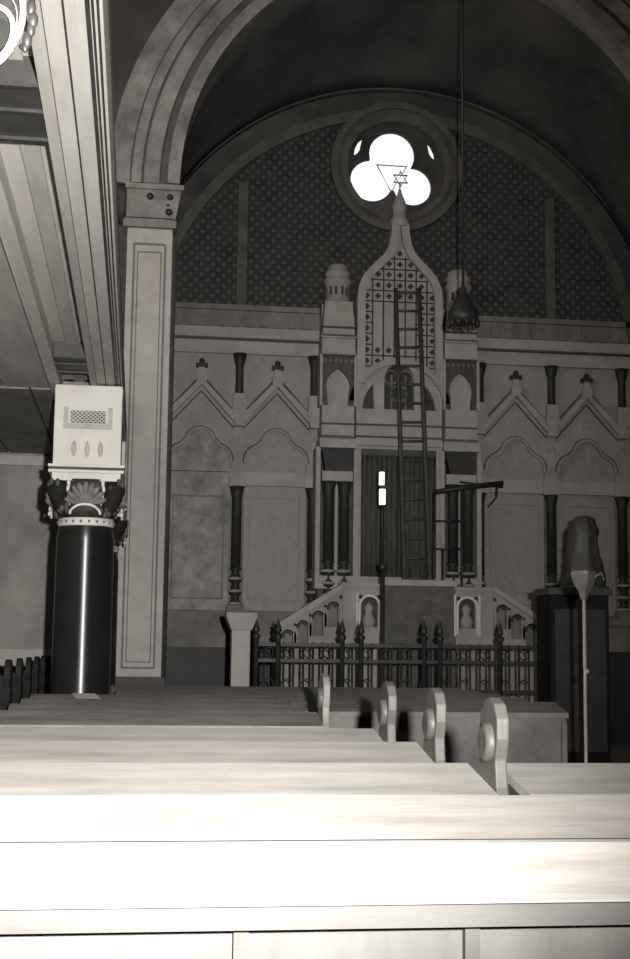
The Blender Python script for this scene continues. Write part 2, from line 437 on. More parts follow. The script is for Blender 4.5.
m = MB()
for i in range(-3, 4):
    x = CX + (i + (.5 if i < 0 else -.5)) * st_ if i else None
    if x is None: continue
    zt = [z_ / 100 for z_ in range(int(az(380) * 100), int(az(250) * 100)) if inside(ogee_i, x, z_ / 100) and (x - CX) ** 2 + (z_ / 100 - zc) ** 2 > hx(50) ** 2]
    if zt: m.box(x - .008, x + .008, YA + .03, YA + .06, min(zt), max(zt))
for j in range(0, 13):
    z = az(372) + (j + .5) * hx(11)
    ok = [x_ for x_ in [CX + i * .01 for i in range(-60, 61)] if inside(ogee_i, x_, z) and (x_ - CX) ** 2 + (z - zc) ** 2 > hx(51) ** 2]
    runs = []
    for x_ in ok:
        if az(346) < z < az(306) and -2.4 * st_ < x_ - CX < 1.4 * st_: continue
        if runs and x_ - runs[-1][1] < .015: runs[-1][1] = x_
        else: runs.append([x_, x_])
    for a_, b_ in runs:
        if b_ - a_ > .04: m.box(a_, b_, YA + .03, YA + .06, z - .007, z + .007)
m.build('screen_bar', M['block'], scr)
# arch moulding of the fanlight and the glazing
m = MB(); m.strip(arc(CX, zc, hx(48), 172, 8, 24), hx(6), YA + .0, YA + .06); m.build('fanlight_arch', M['stone'], ark)
fl = MB().box(CX - hx(38), CX + hx(38), YA + .15, YA + .17, az(410), az(361)).build('fanlight', M['win'], ark)
m = MB()
for dx in (-7, 0, 7): m.box(CX + hx(dx) - .012, CX + hx(dx) + .012, YA + .12, YA + .15, az(409), az(366 + abs(dx)))
for k in range(2):
    m.strip(arc(CX + hx(-7.5 + 15 * k), az(376), hx(7), 0, 360, 16), .02, YA + .12, YA + .15)
m.strip(arc(CX, az(392), hx(8), 0, 360, 16), .02, YA + .12, YA + .15)
m.build('tracery', M['stonedeep'], fl)
m = MB()
for y in (425, 437): m.box(CX - hx(43), CX + hx(43), YA + .02, YA + .06, az(y) - .012, az(y) + .012)
m.build('string_course', M['archdark'], ark)
MB().box(CX - hx(43), CX + hx(43), YA, YA + .06, az(446), az(440)).build('door_lintel', M['stone'], ark)
# doorway
m = MB(); m.box(CX - hx(38), CX + hx(38), YA + .16, YA + .2, az(590), az(448)); dr = m.build('doorway_back', M['block'], ark)
for s in (-1, 1):
    m = MB().use(M['maroon']); n = 22; xa = CX + (0.01 if s > 0 else -hx(37)); w = hx(37) - .01
    top = [(xa + w * i / n, YA + .11 + .018 * math.sin(i * 2.1)) for i in range(n + 1)]
    vs = [[m.bm.verts.new((p[0], p[1] + (0 if k else 0), z)) for p in top] for k, z in enumerate((az(588), az(452)))]
    for i in range(n): m.face([vs[0][i], vs[0][i + 1], vs[1][i + 1], vs[1][i]], True)
    o = m.build('curtain', None, ark); so = o.modifiers.new('t', 'SOLIDIFY'); so.thickness = .012
MB().box(CX - hx(37), CX + hx(37), YA + .08, YA + .12, az(455), az(449)).build('curtain_rail', M['darkwood'], ark)
# towers
def tower(pxc, pyh, s):
    """one flanking tower, centre at pixel column pxc on the ark plane"""
    cx = CX + s * hx(61.5); yc = YA + .02; e = MB()
    H = lambda w: hx(w)
    t = e
    t.box(cx - H(17), cx + H(17), YA, YA + .38, az(590), az(577))
    t.box(cx - H(16), cx + H(16), YA - .02, YA + .38, az(440), az(408))
    t.box(cx - H(18), cx + H(18), YA - .06, YA + .38, az(450), az(441))
    t.box(cx - H(16.5), cx + H(16.5), YA - .01, YA + .38, az(357), az(340))
    t.box(cx - H(17.5), cx + H(17.5), YA - .05, YA + .38, az(341), az(338))
    t.box(cx - H(17), cx + H(17), YA - .04, YA + .38, az(357), az(355))
    t.prism([(cx - H(16), az(338)), (cx + H(16), az(338)), (cx + H(13.5), az(304)), (cx - H(13.5), az(304))], YA, YA + .4)
    t.box(cx - H(15.5), cx + H(15.5), YA - .03, YA + .4, az(330), az(328))
    t.box(cx - H(15), cx + H(15), YA + .22, YA + .37, az(590), az(304))
    body = t.build('tower', M['stone'], ark)
    for y in (426, 438.5, 358, 338.5, 330): MB().box(cx - H(16.5), cx + H(16.5), YA - .07 if y in (338.5,) else YA - .05, YA, az(y) - .014, az(y) + .010).build('fillet', M['archdark'], body)
    # niche zone
    z0, z1 = az(408), az(357)
    arch = [(cx - H(10), z0), (cx - H(11), az(394)), (cx - H(12), az(388)), (cx - H(10.5), az(381)), (cx - H(6), az(375)), (cx, az(370)), (cx + H(6), az(375)), (cx + H(10.5), az(381)), (cx + H(12), az(388)), (cx + H(11), az(394)), (cx + H(10), z0)]
    MB().prism([(cx - H(16), z0), (cx - H(16), z1), (cx + H(16), z1), (cx + H(16), z0)][::-1], YA, YA + .10, holes=[arch]).build('niche_frame', M['darkwood'], body)
    MB().box(cx - H(15), cx + H(15), YA + .08, YA + .38, z0, z1).build('niche', M['stone'], body)
    m = MB()
    for k in range(6): m.ball((cx + H(-13 + 5.2 * k), YA - .0, az(363)), .03)
    m.build('niche_beading', M['stonedeep'], body)
    for q in (-1, 1): MB().box(cx + q * H(17) - .02, cx + q * H(17) + .02, YA - .02, YA + .3, z0, z1).build('niche_pilaster', M['stone'], body)
    # turret
    tz = YA + .18
    m = MB().lathe(cx, tz, [(H(13), az(304)), (H(13), az(301)), (H(12), az(299)), (H(12), az(286)), (H(14), az(284)), (H(14.5), az(281)), (H(12), az(279)), (H(12), az(277)), (H(13.5), az(275)), (H(12), az(272)), (H(10), az(270)), (H(10.5), az(267)), (H(6), az(264.5)), (.01, az(264))], 24)
    tu = m.build('turret', M['stonelow'], body)
    m = MB()
    for a_ in (-130, -105, -75, -50): 
        x = cx + H(12) * math.cos(math.radians(a_)); y = tz + H(12) * math.sin(math.radians(a_)); m.box(x - .018, x + .018, y - .01, y + .02, az(297), az(289))
    m.build('turret_slot', M['block'], tu)
    # dark block capital, columns
    zt, zb = az(451), az(473)
    MB().prism([(cx - H(15.5), zt), (cx + H(15.5), zt), (cx + H(12), zb), (cx - H(12), zb)], YA - .04, YA + .2).build('capital', M['blackstone'], ark)
    MB().box(cx - H(15), cx + H(15), YA - .02, YA + .2, az(483), zb).build('collar', M['stone'], ark)
    MB().box(cx - H(17), cx + H(17), YA + .16, YA + .4, az(598), az(451)).build('tower_back', M['archdark'], ark)
    for q in (-1, 1):
        colonnette(ark, cx + q * H(7.6), YA + .06, az(598), az(483), az(562), .078, 'column')
    MB().box(cx - .022, cx + .022, YA + .08, YA + .16, az(590), az(483)).build('shaft_strip', M['stone'], ark)
    for q in (-1, 1): MB().box(cx + q * H(18.5) - H(2.2), cx + q * H(18.5) + H(2.2), YA + .02, YA + .4, az(590), az(449)).build('corner_pilaster', M['stone'], ark)
tower(338, 0, -1); tower(465, 0, 1)

# ------------------------------------------------------------------ podium in front of the ark, two stairs
YP = 18.4; PX = 3.9
pz = lambda py: P(419, py, YP)[1]; SP = hx(1) * YP / YA
pod = thing('ark_podium', 'stone podium before the ark with arched niches and stepped balustrades falling to both sides', 'podium', (PX, 18.6, 0))
MB().box(PX - 36 * SP, PX + 38 * SP, YP, YP + .12, 0, pz(586)).build('front_drape', M['podium'], pod)
MB().box(PX - 60 * SP, PX + 60 * SP, YP + .12, YA - .1, 0, 1.25).build('platform', M['stonedeep'], pod)
MB().box(PX - 36 * SP, PX + 38 * SP, YP - .04, YP + .16, pz(586), pz(580)).build('top_rail', M['stonelow'], pod)
for s in (-1, 1):
    x0 = PX + s * 37 * SP; x1 = PX + s * 74 * SP; xa, xb = min(x0, x1), max(x0, x1)
    nx = PX + s * 48 * SP
    hole = [(nx - 8 * SP, pz(628)), (nx + 8 * SP, pz(628)), (nx + 8 * SP, pz(606))] + arc(nx, pz(606), 8 * SP, 0, 180, 12)[1:-1] + [(nx - 8 * SP, pz(606))]
    zt = pz(588 if s < 0 else 590)
    MB().prism([(xa, 0), (xb, 0), (xb, zt), (xa, zt)], YP - .02, YP + .12, holes=[hole[::-1]]).build('corner_block', M['stonelow'], pod)
    MB().box(xa - .02, xb + .02, YP - .06, YP + .16, zt, zt + .05).build('coping', M['stonelow'], pod)
    n_ = MB().box(nx - 9 * SP, nx + 9 * SP, YP + .06, YP + .1, pz(630), pz(596)).build('niche_panel', M['block'], pod)
    MB().lathe(nx, YP + .03, [(.085, pz(628)), (.095, pz(620)), (.05, pz(614)), (.07, pz(608)), (.01, pz(603))], 12).build('niche_urn', M['stonelow'], n_)
    m = MB(); m.strip([(nx - 10 * SP, pz(634)), (nx - 10 * SP, pz(607))] + arc(nx, pz(607), 10 * SP, 180, 0, 12) + [(nx + 10 * SP, pz(634))], 2.2 * SP, YP - .05, YP - .02)
    m.box(nx - 13 * SP, nx - 11.4 * SP, YP - .04, YP - .02, pz(636), pz(594)); m.box(nx + 11.4 * SP, nx + 13 * SP, YP - .04, YP - .02, pz(636), pz(594))
    m.build('niche_frame', M['cream'], pod)
    for q in (-1, 1): MB().ball((nx + q * 8.5 * SP, YP - .03, pz(598)), .03).build('niche_rosette', M['block'], pod)
    # stair parapet falling outwards with arched openings
    L = 74 * SP; D = 66 * SP; e0 = PX + s * L; e1 = PX + s * (L + D)
    za, zb = pz(589), pz(632)
    def sz(x): return za + (zb - za) * abs(x - e0) / D
    hs = []
    for k in range(4):
        hcx = e0 + s * (9 + 14.5 * k) * SP; r = 5.2 * SP; base = sz(hcx) - 32 * SP; sp = sz(hcx) - 14 * SP
        base = max(base, .9)
        hh = [(hcx - r, base), (hcx + r, base), (hcx + r, sp)] + arc(hcx, sp, r, 0, 180, 10)[1:-1] + [(hcx - r, sp)]
        hs.append((hh, hcx, sp, r, base))
    pl = [(e0, 0), (e1, 0), (e1, zb), (e0, za)]
    if s < 0: pl = pl[::-1]
    MB().prism(pl, YP, YP + .12, holes=[h[0] for h in hs]).build('stair_parapet', M['stonelow'], pod)
    bk = MB().prism([(x, z - (.12 if z > .5 else 0)) for x, z in pl], YP + .12, YP + .22).build('stair_backing', M['stonedeep'], pod)
    for h in hs: MB().strip([(h[1] - h[3] - .03, h[4])] + arc(h[1], h[2], h[3] + .03, 180, 0, 10) + [(h[1] + h[3] + .03, h[4])], .03, YP - .03, YP).build('arch_moulding', M['stonelow'], pod)
    for h in hs: MB().strip(arc(h[1], h[2], h[3] - .01, 200, 20, 10), .05, YP + .0, YP + .1).build('arch_lining', M['block'], pod)
    for k in range(4): MB().ball((e0 + s * (1.6 + 14.5 * k) * SP, YP - .01, sz(e0 + s * (1.6 + 14.5 * k) * SP) - 8 * SP), .028).build('rosette', M['block'], pod)
    m = MB(); m.strip([(e0, za + .02), (e1, zb + .02)], .07, YP - .05, YP + .17); m.build('stair_coping', M['stone'], pod)
    m = MB(); n = 6
    for k in range(n): 
        xs = [e0 + s * D * k / n, e0 + s * D * (k + 1) / n]; m.box(min(xs), max(xs), YP + .22, YA - .5, 0, 1.25 * (1 - (k + .5) / n))
    m.build('steps', M['stonedeep'], pod)

# ------------------------------------------------------------------ iron fence
YF = 16.0
fe = thing('iron_fence', 'black wrought iron chancel fence with rings and spear finials before the podium', 'fence', (3.2, YF, 0))
xA, xB = P(258, 650, YF)[0], P(553, 650, YF)[0]
ft = 1.44; fm = 1.25; fb = .90
m = MB()
for z, t_ in ((ft, .022), (fm, .02), (fb, .02), (.12, .02)): m.box(xA, xB, YF - .015, YF + .015, z - t_, z + t_)
m.build('rail', M['iron'], fe)
posts = [256, 278, 342, 361, 440, 424, 500, 551]
for px in posts:
    x = P(px, 650, YF)[0]
    o = MB().lathe(x, YF, [(.034, 0), (.034, 1.50), (.05, 1.52), (.05, 1.55), (.028, 1.57)], 8).build('post', M['iron'], fe)
    MB().lathe(x, YF, [(.01, 1.56), (.045, 1.60), (.035, 1.64), (.012, 1.72), (.002, 1.76)], 8).build('finial', M['iron'], o)
px = 264; 
while px < 550:
    if min(abs(px - q) for q in posts) > 5:
        x = P(px, 650, YF)[0]
        MB().tube([(x, YF, .06), (x, YF, ft + .03)], .015, 6).build('baluster', M['iron'], fe)
    px += 9.8 
px = 269
while px < 548:
    x = P(px, 650, YF)[0]
    m = MB(); m.tube([(x + .055 * math.cos(q * PI / 6), YF, (ft + fm) / 2 + .06 * math.sin(q * PI / 6)) for q in range(12)], .009, 5, closed=True); m.build('ring_ornament', M['iron'], fe)
    m = MB(); m.tube([(x + .07 * math.cos(q * PI / 8), YF, fb + .02 + .12 * math.sin(q * PI / 8)) for q in range(9)], .009, 5); m.build('scroll_ornament', M['iron'], fe)
    px += 19.6
# stone gate post with cap, iron gate post beside it
px0, px1 = P(231, 650, 15.9)[0], P(249, 650, 15.9)[0]; gx = (px0 + px1) / 2; gz = P(240, 630, 15.9)[1]; gt = P(240, 613, 15.9)[1]
t = thing('gate_post', 'squat pale stone post with a spreading cap at the left end of the fence', 'post', (gx, 15.9, 0))
MB().box(gx - .11, gx + .11, 15.78, 16.02, 0, gz).build('shaft', M['stone'], t, bevel=.01)
MB().prism([(gx - .12, gz), (gx + .12, gz), (gx + .18, gt - .05), (gx + .18, gt), (gx - .18, gt), (gx - .18, gt - .05)], 15.7, 16.08).build('cap', M['stonelow'], t)

# ------------------------------------------------------------------ ladder
l0 = P(404.5, 577, 18.9); l1 = P(396, 291, 19.46); r0_ = P(430, 577, 18.9); r1_ = P(419, 291, 19.46)
t = thing('ladder', 'long dark wooden ladder leaning against the front of the ark', 'ladder', (l0[0], 18.85, 1.25))
def lp(a_, b_, k): return (a_[0] + (b_[0] - a_[0]) * k, 18.9 + .56 * k, a_[1] + (b_[1] - a_[1]) * k)
k0 = (1.27 - l0[1]) / (l1[1] - l0[1])
for a_, b_ in ((l0, l1), (r0_, r1_)): MB().tube([lp(a_, b_, k0), lp(a_, b_, .5), lp(a_, b_, 1.01)], .033, 8).build('rail', M['ladder'], t)
k = .993
while k > k0:
    MB().tube([lp(l0, l1, k), lp(r0_, r1_, k)], .022, 6).build('rung', M['ladder'], t); k -= .0665

# iron rail frame beside the ladder, right of the doorway
yr = 18.95
t = thing('rail_frame', 'dark iron rail frame with a long raised arm beside the ladder', 'rail', (P(450, 577, yr)[0], yr, 1.25))
q = lambda px, py: (P(px, py, yr)[0], yr, P(px, py, yr)[1])
MB().tube([q(436, 492), q(460, 488), q(503, 483)], .038, 8).build('arm', M['iron'], t)
MB().tube([q(460, 482), q(503, 487)], .016, 6).build('arm_strut', M['iron'], t)
MB().tube([q(497, 484), q(497, 497), q(492, 503), q(489, 506)], .016, 6).build('hook', M['iron'], t)
for y in (521, 549): MB().tube([q(435, y), q(462, y)], .016, 6).build('cross_bar', M['iron'], t)
for x in (434, 462): 
    b_ = q(x, 577); MB().tube([(b_[0], yr, 1.25), q(x, 490)], .018, 6).build('upright', M['iron'], t)
b_ = q(443, 577); MB().tube([(b_[0], yr, 1.25), q(443, 549)], .016, 6).build('upright', M['iron'], t)

# tall candle stand before the podium
yc = 17.4; q = lambda px, py: P(px, py, yc)
cx = q(383, 566)[0]
t = thing('candle_stand', 'tall thin iron stand with a lit white tube lamp before the dark doorway', 'lamp', (cx, yc, 0))
MB().lathe(cx, yc, [(.16, 0), (.16, .03), (.04, .08), (.028, .2), (.028, q(383, 570)[1])], 12).build('pole', M['iron'], t)
MB().ball((cx, yc, q(383, 567)[1]), .06).build('knob', M['iron'], t)
MB().lathe(cx, yc, [(.014, q(383, 562)[1]), (.010, q(383, 507)[1]), (.05, q(383, 506)[1]), (.05, q(383, 505)[1])], 8).build('stem', M['iron'], t)
MB().box(cx - .055, cx + .025, yc - .03, yc + .03, q(383, 505)[1], q(383, 489)[1]).box(cx - .058, cx + .010, yc - .03, yc + .03, q(383, 485.5)[1], q(383, 472)[1]).build('tube_lamp', M['lamp'], t, bevel=.01)
MB().box(cx - .05, cx + .05, yc - .035, yc + .035, q(383, 489)[1], q(383, 485.5)[1]).build('lamp_collar', M['iron'], t)

# black bell-shaped hanging lamp on its long wire
yb = 15.7; q = lambda px, py: P(px, py, yb); bx = q(463, 310)[0]; zz = lambda py: q(463, py)[1]; k = q(464, 310)[0] - q(463, 310)[0]
t = thing('eternal_lamp', 'black bell-shaped lamp hanging on a long wire before the right turret', 'lamp', (bx, yb, zz(325)))
MB().lathe(bx, yb, [(.02, zz(327)), (.06, zz(326)), (15.5 * k, zz(322)), (14.5 * k, zz(313)), (10 * k, zz(304)), (7 * k, zz(297)), (3.5 * k, zz(292)), (4 * k, zz(289)), (.01, zz(285))], 20).build('bell_shade', M['iron'], t)
MB().tube([(bx, yb, zz(286)), (bx, yb, 13.0)], .018, 6).build('wire', M['iron'], t)
m = MB()
for i in range(12): m.ball((bx + 14.6 * k * math.cos(i * PI / 6), yb + 14.6 * k * math.sin(i * PI / 6), zz(324)), .03, 1.5)
m.build('fringe', M['iron'], t)

# ------------------------------------------------------------------ pier and front arch
YQ = 17.0; qz = lambda py: P(145, py, YQ)[1]
xl, xr = -.262, .325
t = thing('chancel_pier', 'tall pale panelled pier with carved capital carrying the chancel arch', 'pier', (.03, 17.2, 0))
MB().box(xl, xr, YQ, YQ + .45, qz(677), qz(228)).build('shaft', M['pier'], t, bevel=.01)
MB().box(xl - .05, xr + .05, YQ - .05, YQ + .5, 0, qz(677)).build('base', M['block'], t)
m = MB()
for w, yy, pz0, pz1 in ((.20, .016, 668, 244), (.15, .012, 662, 252)):
    c = (xl + xr) / 2 
    for a_, b_ in (((c - w, qz(pz0)), (c - w, qz(pz1))), ((c + w, qz(pz0)), (c + w, qz(pz1))), ((c - w, qz(pz0)), (c + w, qz(pz0))), ((c - w, qz(pz1)), (c + w, qz(pz1)))): m.strip([a_, b_], .026 if w > .18 else .014, YQ - yy, YQ)
m.build('panel_frame', M['pierline'], t)
MB().box(xl - .06, xr + .04, YQ - .06, YQ + .45, qz(228), qz(221)).box(xl - .03, xr + .02, YQ - .03, YQ + .45, qz(221), qz(218)).build('neck_moulding', M['arch'], t)
MB().prism([(xl - .02, qz(219)), (xr + .03, qz(219)), (xr + .10, qz(190)), (xl - .02, qz(190))], YQ - .03, YQ + .45).build('capital', M['arch'], t)
MB().box(xl - .04, xr + .13, YQ - .07, YQ + .45, qz(190), qz(185)).build('abacus', M['arch'], t)
m = MB()
for px, py, r in ((150, 196, .05), (170, 197, .045), (169, 212, .05), (168, 205, .02)):
    x, z = P(px, py, YQ - .05); m.lathe(x, YQ - .04, [(.001, z - r), (r * .8, z - r * .6), (r, z), (r * .8, z + r * .6), (.001, z + r)], 10)
m.build('boss', M['blackstone'], t)
x, z = P(122, 200, 16.9); m = MB().lathe(x + .0, 17.1, [(.05, z - .25), (.10, z - .1), (.13, z + .1), (.15, z + .2), (.10, z + .26)], 12); m.build('side_capital', M['blackstone'], t)
m = MB()
m.strip(arc(AX, 7.42, 3.58, 180, 0, 60), .16, YQ - .04, 17.45); o = m.build('trim_6', M['arch']); struct(o)
o = MB().strip(arc(AX, 7.42, 3.72, 180, 0, 60), .12, YQ + .03, 17.25).build('trim_7', M['archdark']); struct(o)
o = MB().strip(arc(AX, 7.42, 3.95, 180, 0, 60), .36, YQ + .0, 17.25).build('trim_8', M['arch']); struct(o)
o = MB().strip(arc(AX, 7.42, 3.99, 180, 0, 60), .03, YQ - .02, 17.0).build('trim_9', M['archdark']); struct(o)
o = MB().strip(arc(AX, 7.42, 4.30, 180, 0, 60), .28, YQ + .05, 17.25).build('trim_13', M['arch']); struct(o)
o = MB().strip(arc(AX, 7.42, 4.145, 180, 0, 60), .03, YQ + .04, 17.25).build('trim_14', M['archdark']); struct(o)
# right pier, mirrored, outside the frame
MB().box(2 * AX - xr, 2 * AX - xl, YQ, YQ + .45, 0, 7.42).build('trim_10', M['pier'], None, kind='structure')

# ------------------------------------------------------------------ gallery on the left
ZS = EYE + 2.37          # underside of the gallery
ga = thing('gallery', 'pale timber gallery with panelled underside and moulded parapet along the left side', 'gallery', (-.19, 5, ZS))
GY0, GY1, GYM, GX = -2.9, 16.93, 12.6, -3.36
MB().box(-.43, -.19, GY0, GY1, ZS, ZS + .30).build('edge_beam', M['soffitlight'], ga, bevel=.006)
for x, w in ((-.338, .004), (-.424, .006), (-.247, .009), (-.228, .005), (-.208, .005)): MB().box(x - w, x + w, GY0, GY1, ZS - .004, ZS + .002).build('groove', M['block'], ga)
MB().box(-.475, -.42, GY0, GY1, ZS - .02, ZS + .01).build('bead', M['soffit'], ga)
MB().box(-.50, -.30, GY0, GY1, ZS + .30, ZS + .86).build('parapet', M['soffitdark'], ga)
for z, d, mt in ((.34, .026, 'block'), (.58, .016, 'soffit'), (.80, .034, 'soffitlight')):
    MB().box(-.30, -.30 + d, GY0, GY1, ZS + z, ZS + z + .055).build('parapet_moulding', M[mt], ga)
MB().box(-.767, -.43, GY0, GYM, ZS + .12, ZS + .19).build('channel_board', M['soffitlight'], ga)
MB().box(-.85, -.753, GY0, GY1, ZS - .014, ZS + .25).build('inner_bead', M['soffitlight'], ga)
MB().box(-.644, -.548, GY0, GYM, ZS + .10, ZS + .12).build('channel_stripe', M['soffit'], ga)
for y in (5.54, 10.98):
    b_ = MB().box(-.74, -.445, y, y + .66, ZS - .0, ZS + .13).build('cross_block', M['block'], ga)
    for k in (0.0, .28, .62): MB().box(-.747, -.438, y + k, y + k + .03, ZS - .016, ZS).build('batten', M['blackstone'], b_)
k = -.85
while k > GX + .45:
    MB().box(k - .44, k - .008, GY0, GYM, ZS + .03, ZS + .10).build('soffit_board', M['soffit'], ga); k -= .446
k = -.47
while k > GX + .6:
    MB().box(k - .575, k - .008, GYM, GY1, ZS + .014, ZS + .10).build('soffit_board', M['soffitdark'], ga); k -= .59  # darker boards paint in the shade on the soffit beyond the column
MB().box(GX, -.19, GY0, GY1, ZS + .27, ZS + .36).build('gallery_floor', M['soffitdark'], ga)
# wall closing the space under the gallery
struct(MB().box(-3.4, -.33, 16.95, 17.25, 0, ZS + 1.).build('wall_aisle', M['sidewall']))
struct(MB().box(-3.4, -.33, 16.90, 16.95, ZS - .14, ZS - .02).build('trim_11', M['soffit']))
struct(MB().box(-3.4, -.33, 16.92, 16.95, 0, 1.34).build('trim_12', M['soffit']))

def column(y, label, first):
    """columns of one size: K is the shaft radius over .208"""
    K = 1.37; x = -.487
    t = thing('gallery_column', label, 'column', (x, y, 0), 'columns under the gallery')
    e = EYE; zn = e + .785 * K
    MB().lathe(x, y, [(.40, 0), (.40, .15), (.34, .2), (.36, .27), (.272, .32), (.268, 1.2), (.262, zn - .12), (.245, zn)], 48).build('shaft', M['black'], t)
    MB().lathe(x, y, [(.24, zn), (.256, zn + .006), (.256, zn + .07), (.24, zn + .075)], 32).build('necking', M['cream'], t)
    m = MB()
    for i in range(22):
        a_ = 2 * PI * i / 22; m.ball((x + .254 * math.cos(a_), y + .254 * math.sin(a_), zn + .038), .014)
    m.build('necking_bead', M['greyorn'], t)
    z0, z1 = zn + .075, e + 1.13 * K
    h = z1 - z0
    cap = MB().lathe(x, y, [(.26, z0), (.27, z0 + .08), (.31, z0 + .26), (.335, z1 - .06)], 24).build('capital', M['blackstone'], t)
    for a_ in range(0, 360, 90):
        A_ = math.radians(a_ - 90); ux, uy = math.cos(A_), math.sin(A_); tx, ty = -uy, ux
        m = MB()   # fan palmette in the middle of each side
        for k in range(-4, 5):
            an = k * .33; pts = []
            for j in range(6):
                rr = .03 + .038 * j; o_ = .30 + .05 * (j / 5) ** 1.5
                pts.append((x + ux * o_ + tx * rr * math.sin(an) * .85, y + uy * o_ + ty * rr * math.sin(an) * .85, z0 + .10 + rr * math.cos(an) * .95))
            m.tube(pts, [.012, .016, .022, .028, .030, .016], 6)
        m.build('palmette', M['greyorn'], cap)
        m = MB()
        pts = [(x + ux * .325 + tx * .135 * math.cos(b), y + uy * .325 + ty * .135 * math.cos(b), z0 + .015 + .095 * math.sin(b)) for b in [PI * j / 10 for j in range(11)]]
        m.tube(pts, .013, 6); m.build('leaf_arch', M['cream'], cap)
        B_ = math.radians(a_ - 45); ux, uy = math.cos(B_), math.sin(B_)
        m = MB()
        pts = [(x + ux * (.27 + .13 * (j / 6) ** 1.6), y + uy * (.27 + .13 * (j / 6) ** 1.6), z0 + .01 + (h - .10) * (j / 6)) for j in range(7)]
        m.tube(pts, [.05, .07, .085, .095, .10, .10, .07], 10)
        m.build('corner_leaf', M['endblack'], cap)
        rnd = random.Random(a_ + 3)
        m = MB()
        for j in range(24):
            f_ = j / 23; ang = rnd.uniform(-1.5, 1.5); rr = .26 + .13 * f_ ** 1.6 + .07 * math.cos(ang)
            m.ball((x + ux * rr - uy * .085 * math.sin(ang), y + uy * rr + ux * .085 * math.sin(ang), z0 + .02 + (h - .11) * f_), rnd.uniform(.014, .030), 1.5)
        m.build('leaf_curl', M['curl'], cap)
        for sg in (-1, 1):
            px_, py_ = -uy * sg, ux * sg; m = MB()
            pts = [(x + ux * (.30 + .03 * j / 5) + px_ * (.10 + .018 * math.sin(j * 1.7)), y + uy * (.30 + .03 * j / 5) + py_ * (.10 + .018 * math.sin(j * 1.7)), z0 + .10 + .045 * j) for j in range(6)]
            m.tube(pts, [.006, .018, .012, .022, .014, .02], 6)
            m.build('leaf_edge', M['cream'], cap)
    m = MB().box(x - .305, x + .305, y - .305, y + .305, z1 - .075, z1 - .005).box(x - .335, x + .335, y - .335, y + .335, z1 - .005, z1 + .02)
    m.box(x - .34, x + .34, y - .34, y + .34, z1 + .045, z1 + .068)
    m.build('abacus', M['white'], t)
    MB().box(x - .325, x + .325, y - .325, y + .325, z1 + .02, z1 + .045).build('abacus_line', M['block'], t)
    zb = z1 + .068; b2 = .303
    bl = MB().box(x - b2, x + b2, y - b2, y + b2, zb, ZS - .021).build('impost_block', M['white'], t, bevel=.008)
    yf = y - b2; g0, g1 = zb + .40, zb + .50
    MB().box(x - .22, x + .22, yf - .016, yf, g0 - .07, g0 - .024).box(x - .22, x - .178, yf - .014, yf, g0 - .024, g1 + .03).box(x + .178, x + .22, yf - .014, yf, g0 - .024, g1 + .03).build('vent_frame', M['soffit'], bl)
    MB().box(x - .157, x + .157, yf - .008, yf, g0 - .016, g1 - .006).build('vent', M['darkwood'], bl)
    m = MB(); lo_, hi_ = x - .155, x + .155; hh = g1 - g0 + .008
    for k in range(-4, 9):
        for sg in (0, 1):
            a0 = x - .155 + k * .039; b0 = a0 + .125; t0 = max(0, (lo_ - a0) / .125); t1 = min(1, (hi_ - a0) / .125)
            if t1 - t0 < .1: continue
            z_ = lambda t_: g0 - .015 + hh * (t_ if not sg else 1 - t_)
            m.strip(((a0 + .125 * t0, z_(t0)), (a0 + .125 * t1, z_(t1))), .0055, yf - .015, yf - .008)
    m.build('lattice', M['cream'], bl)
    for k in (-1, 0, 1):
        MB().lathe(x + k * .118, yf, [(.001, zb + .07), (.018, zb + .095), (.024, zb + .145), (.018, zb + .19), (.001, zb + .22)], 10, sy=.3).build('oval_ornament', M['soffit'], bl)
    for sg in (-1, 1): MB().lathe(x + sg * .285, yf + .02, [(.02, zb + .60), (.026, ZS - .06), (.014, ZS - .03)], 8).build('corner_bead', M['cream'], bl)
column(12.42, 'polished black gallery column with white carved block, nearest and fully seen', True)
column(15.75, 'black gallery column mostly hidden behind the nearer black column', False)

# chandelier scroll at the upper left corner
yh = 3.0; q = lambda px, py: (P(px, py, yh)[0], P(px, py, yh)[1])
c0 = q(-6, 26); k = q(1, 0)[0] - q(0, 0)[0]
t = thing('gallery_chandelier', 'white scrolled hanging light fitting at the top left corner below the gallery', 'chandelier', (c0[0], yh, c0[1]))
def qs(l): return [q(*p) for p in l]
def smooth(l, n=6):
    o_ = []
    for i in range(len(l) - 1):
        p0, p1, p2, p3 = [Vector(l[min(max(i + d_, 0), len(l) - 1)]) for d_ in (-1, 0, 1, 2)]
        for j in range(n):
            t_ = j / n; o_.append(tuple(.5 * ((2 * p1) + (p2 - p0) * t_ + (2 * p0 - 5 * p1 + 4 * p2 - p3) * t_ ** 2 + (3 * p1 - p0 - 3 * p2 + p3) * t_ ** 3)))
    return o_ + [tuple(l[-1])]
outer_ = smooth(qs([(-20, -16), (-4, -20), (12, -16), (21, -4), (23, 10), (21, 26), (15, 40), (8, 52), (-2, 62), (-14, 66)]))
inner_ = smooth(qs([(-24, 8), (-12, 4), (0, 7), (9, 14), (13, 25), (12, 37), (8, 47), (1, 56), (-8, 60)]))
MB().tube([(a_, yh, b_) for a_, b_ in outer_], 3.5 * k, 10).build('scroll_arm', M['chalk'], t)
MB().tube([(a_, yh, b_) for a_, b_ in inner_], 3.0 * k, 10).build('scroll_arm', M['chalk'], t)
MB().prism(outer_, yh + .015, yh + .03).build('scroll_web', M['scrollweb'], t)
MB().tube([(a_, yh + .004, b_) for a_, b_ in smooth(qs([(4, -8), (13, 0), (17, 14), (15, 30), (10, 43)]))], 1.0 * k, 8).build('scroll_rib', M['greyorn'], t)
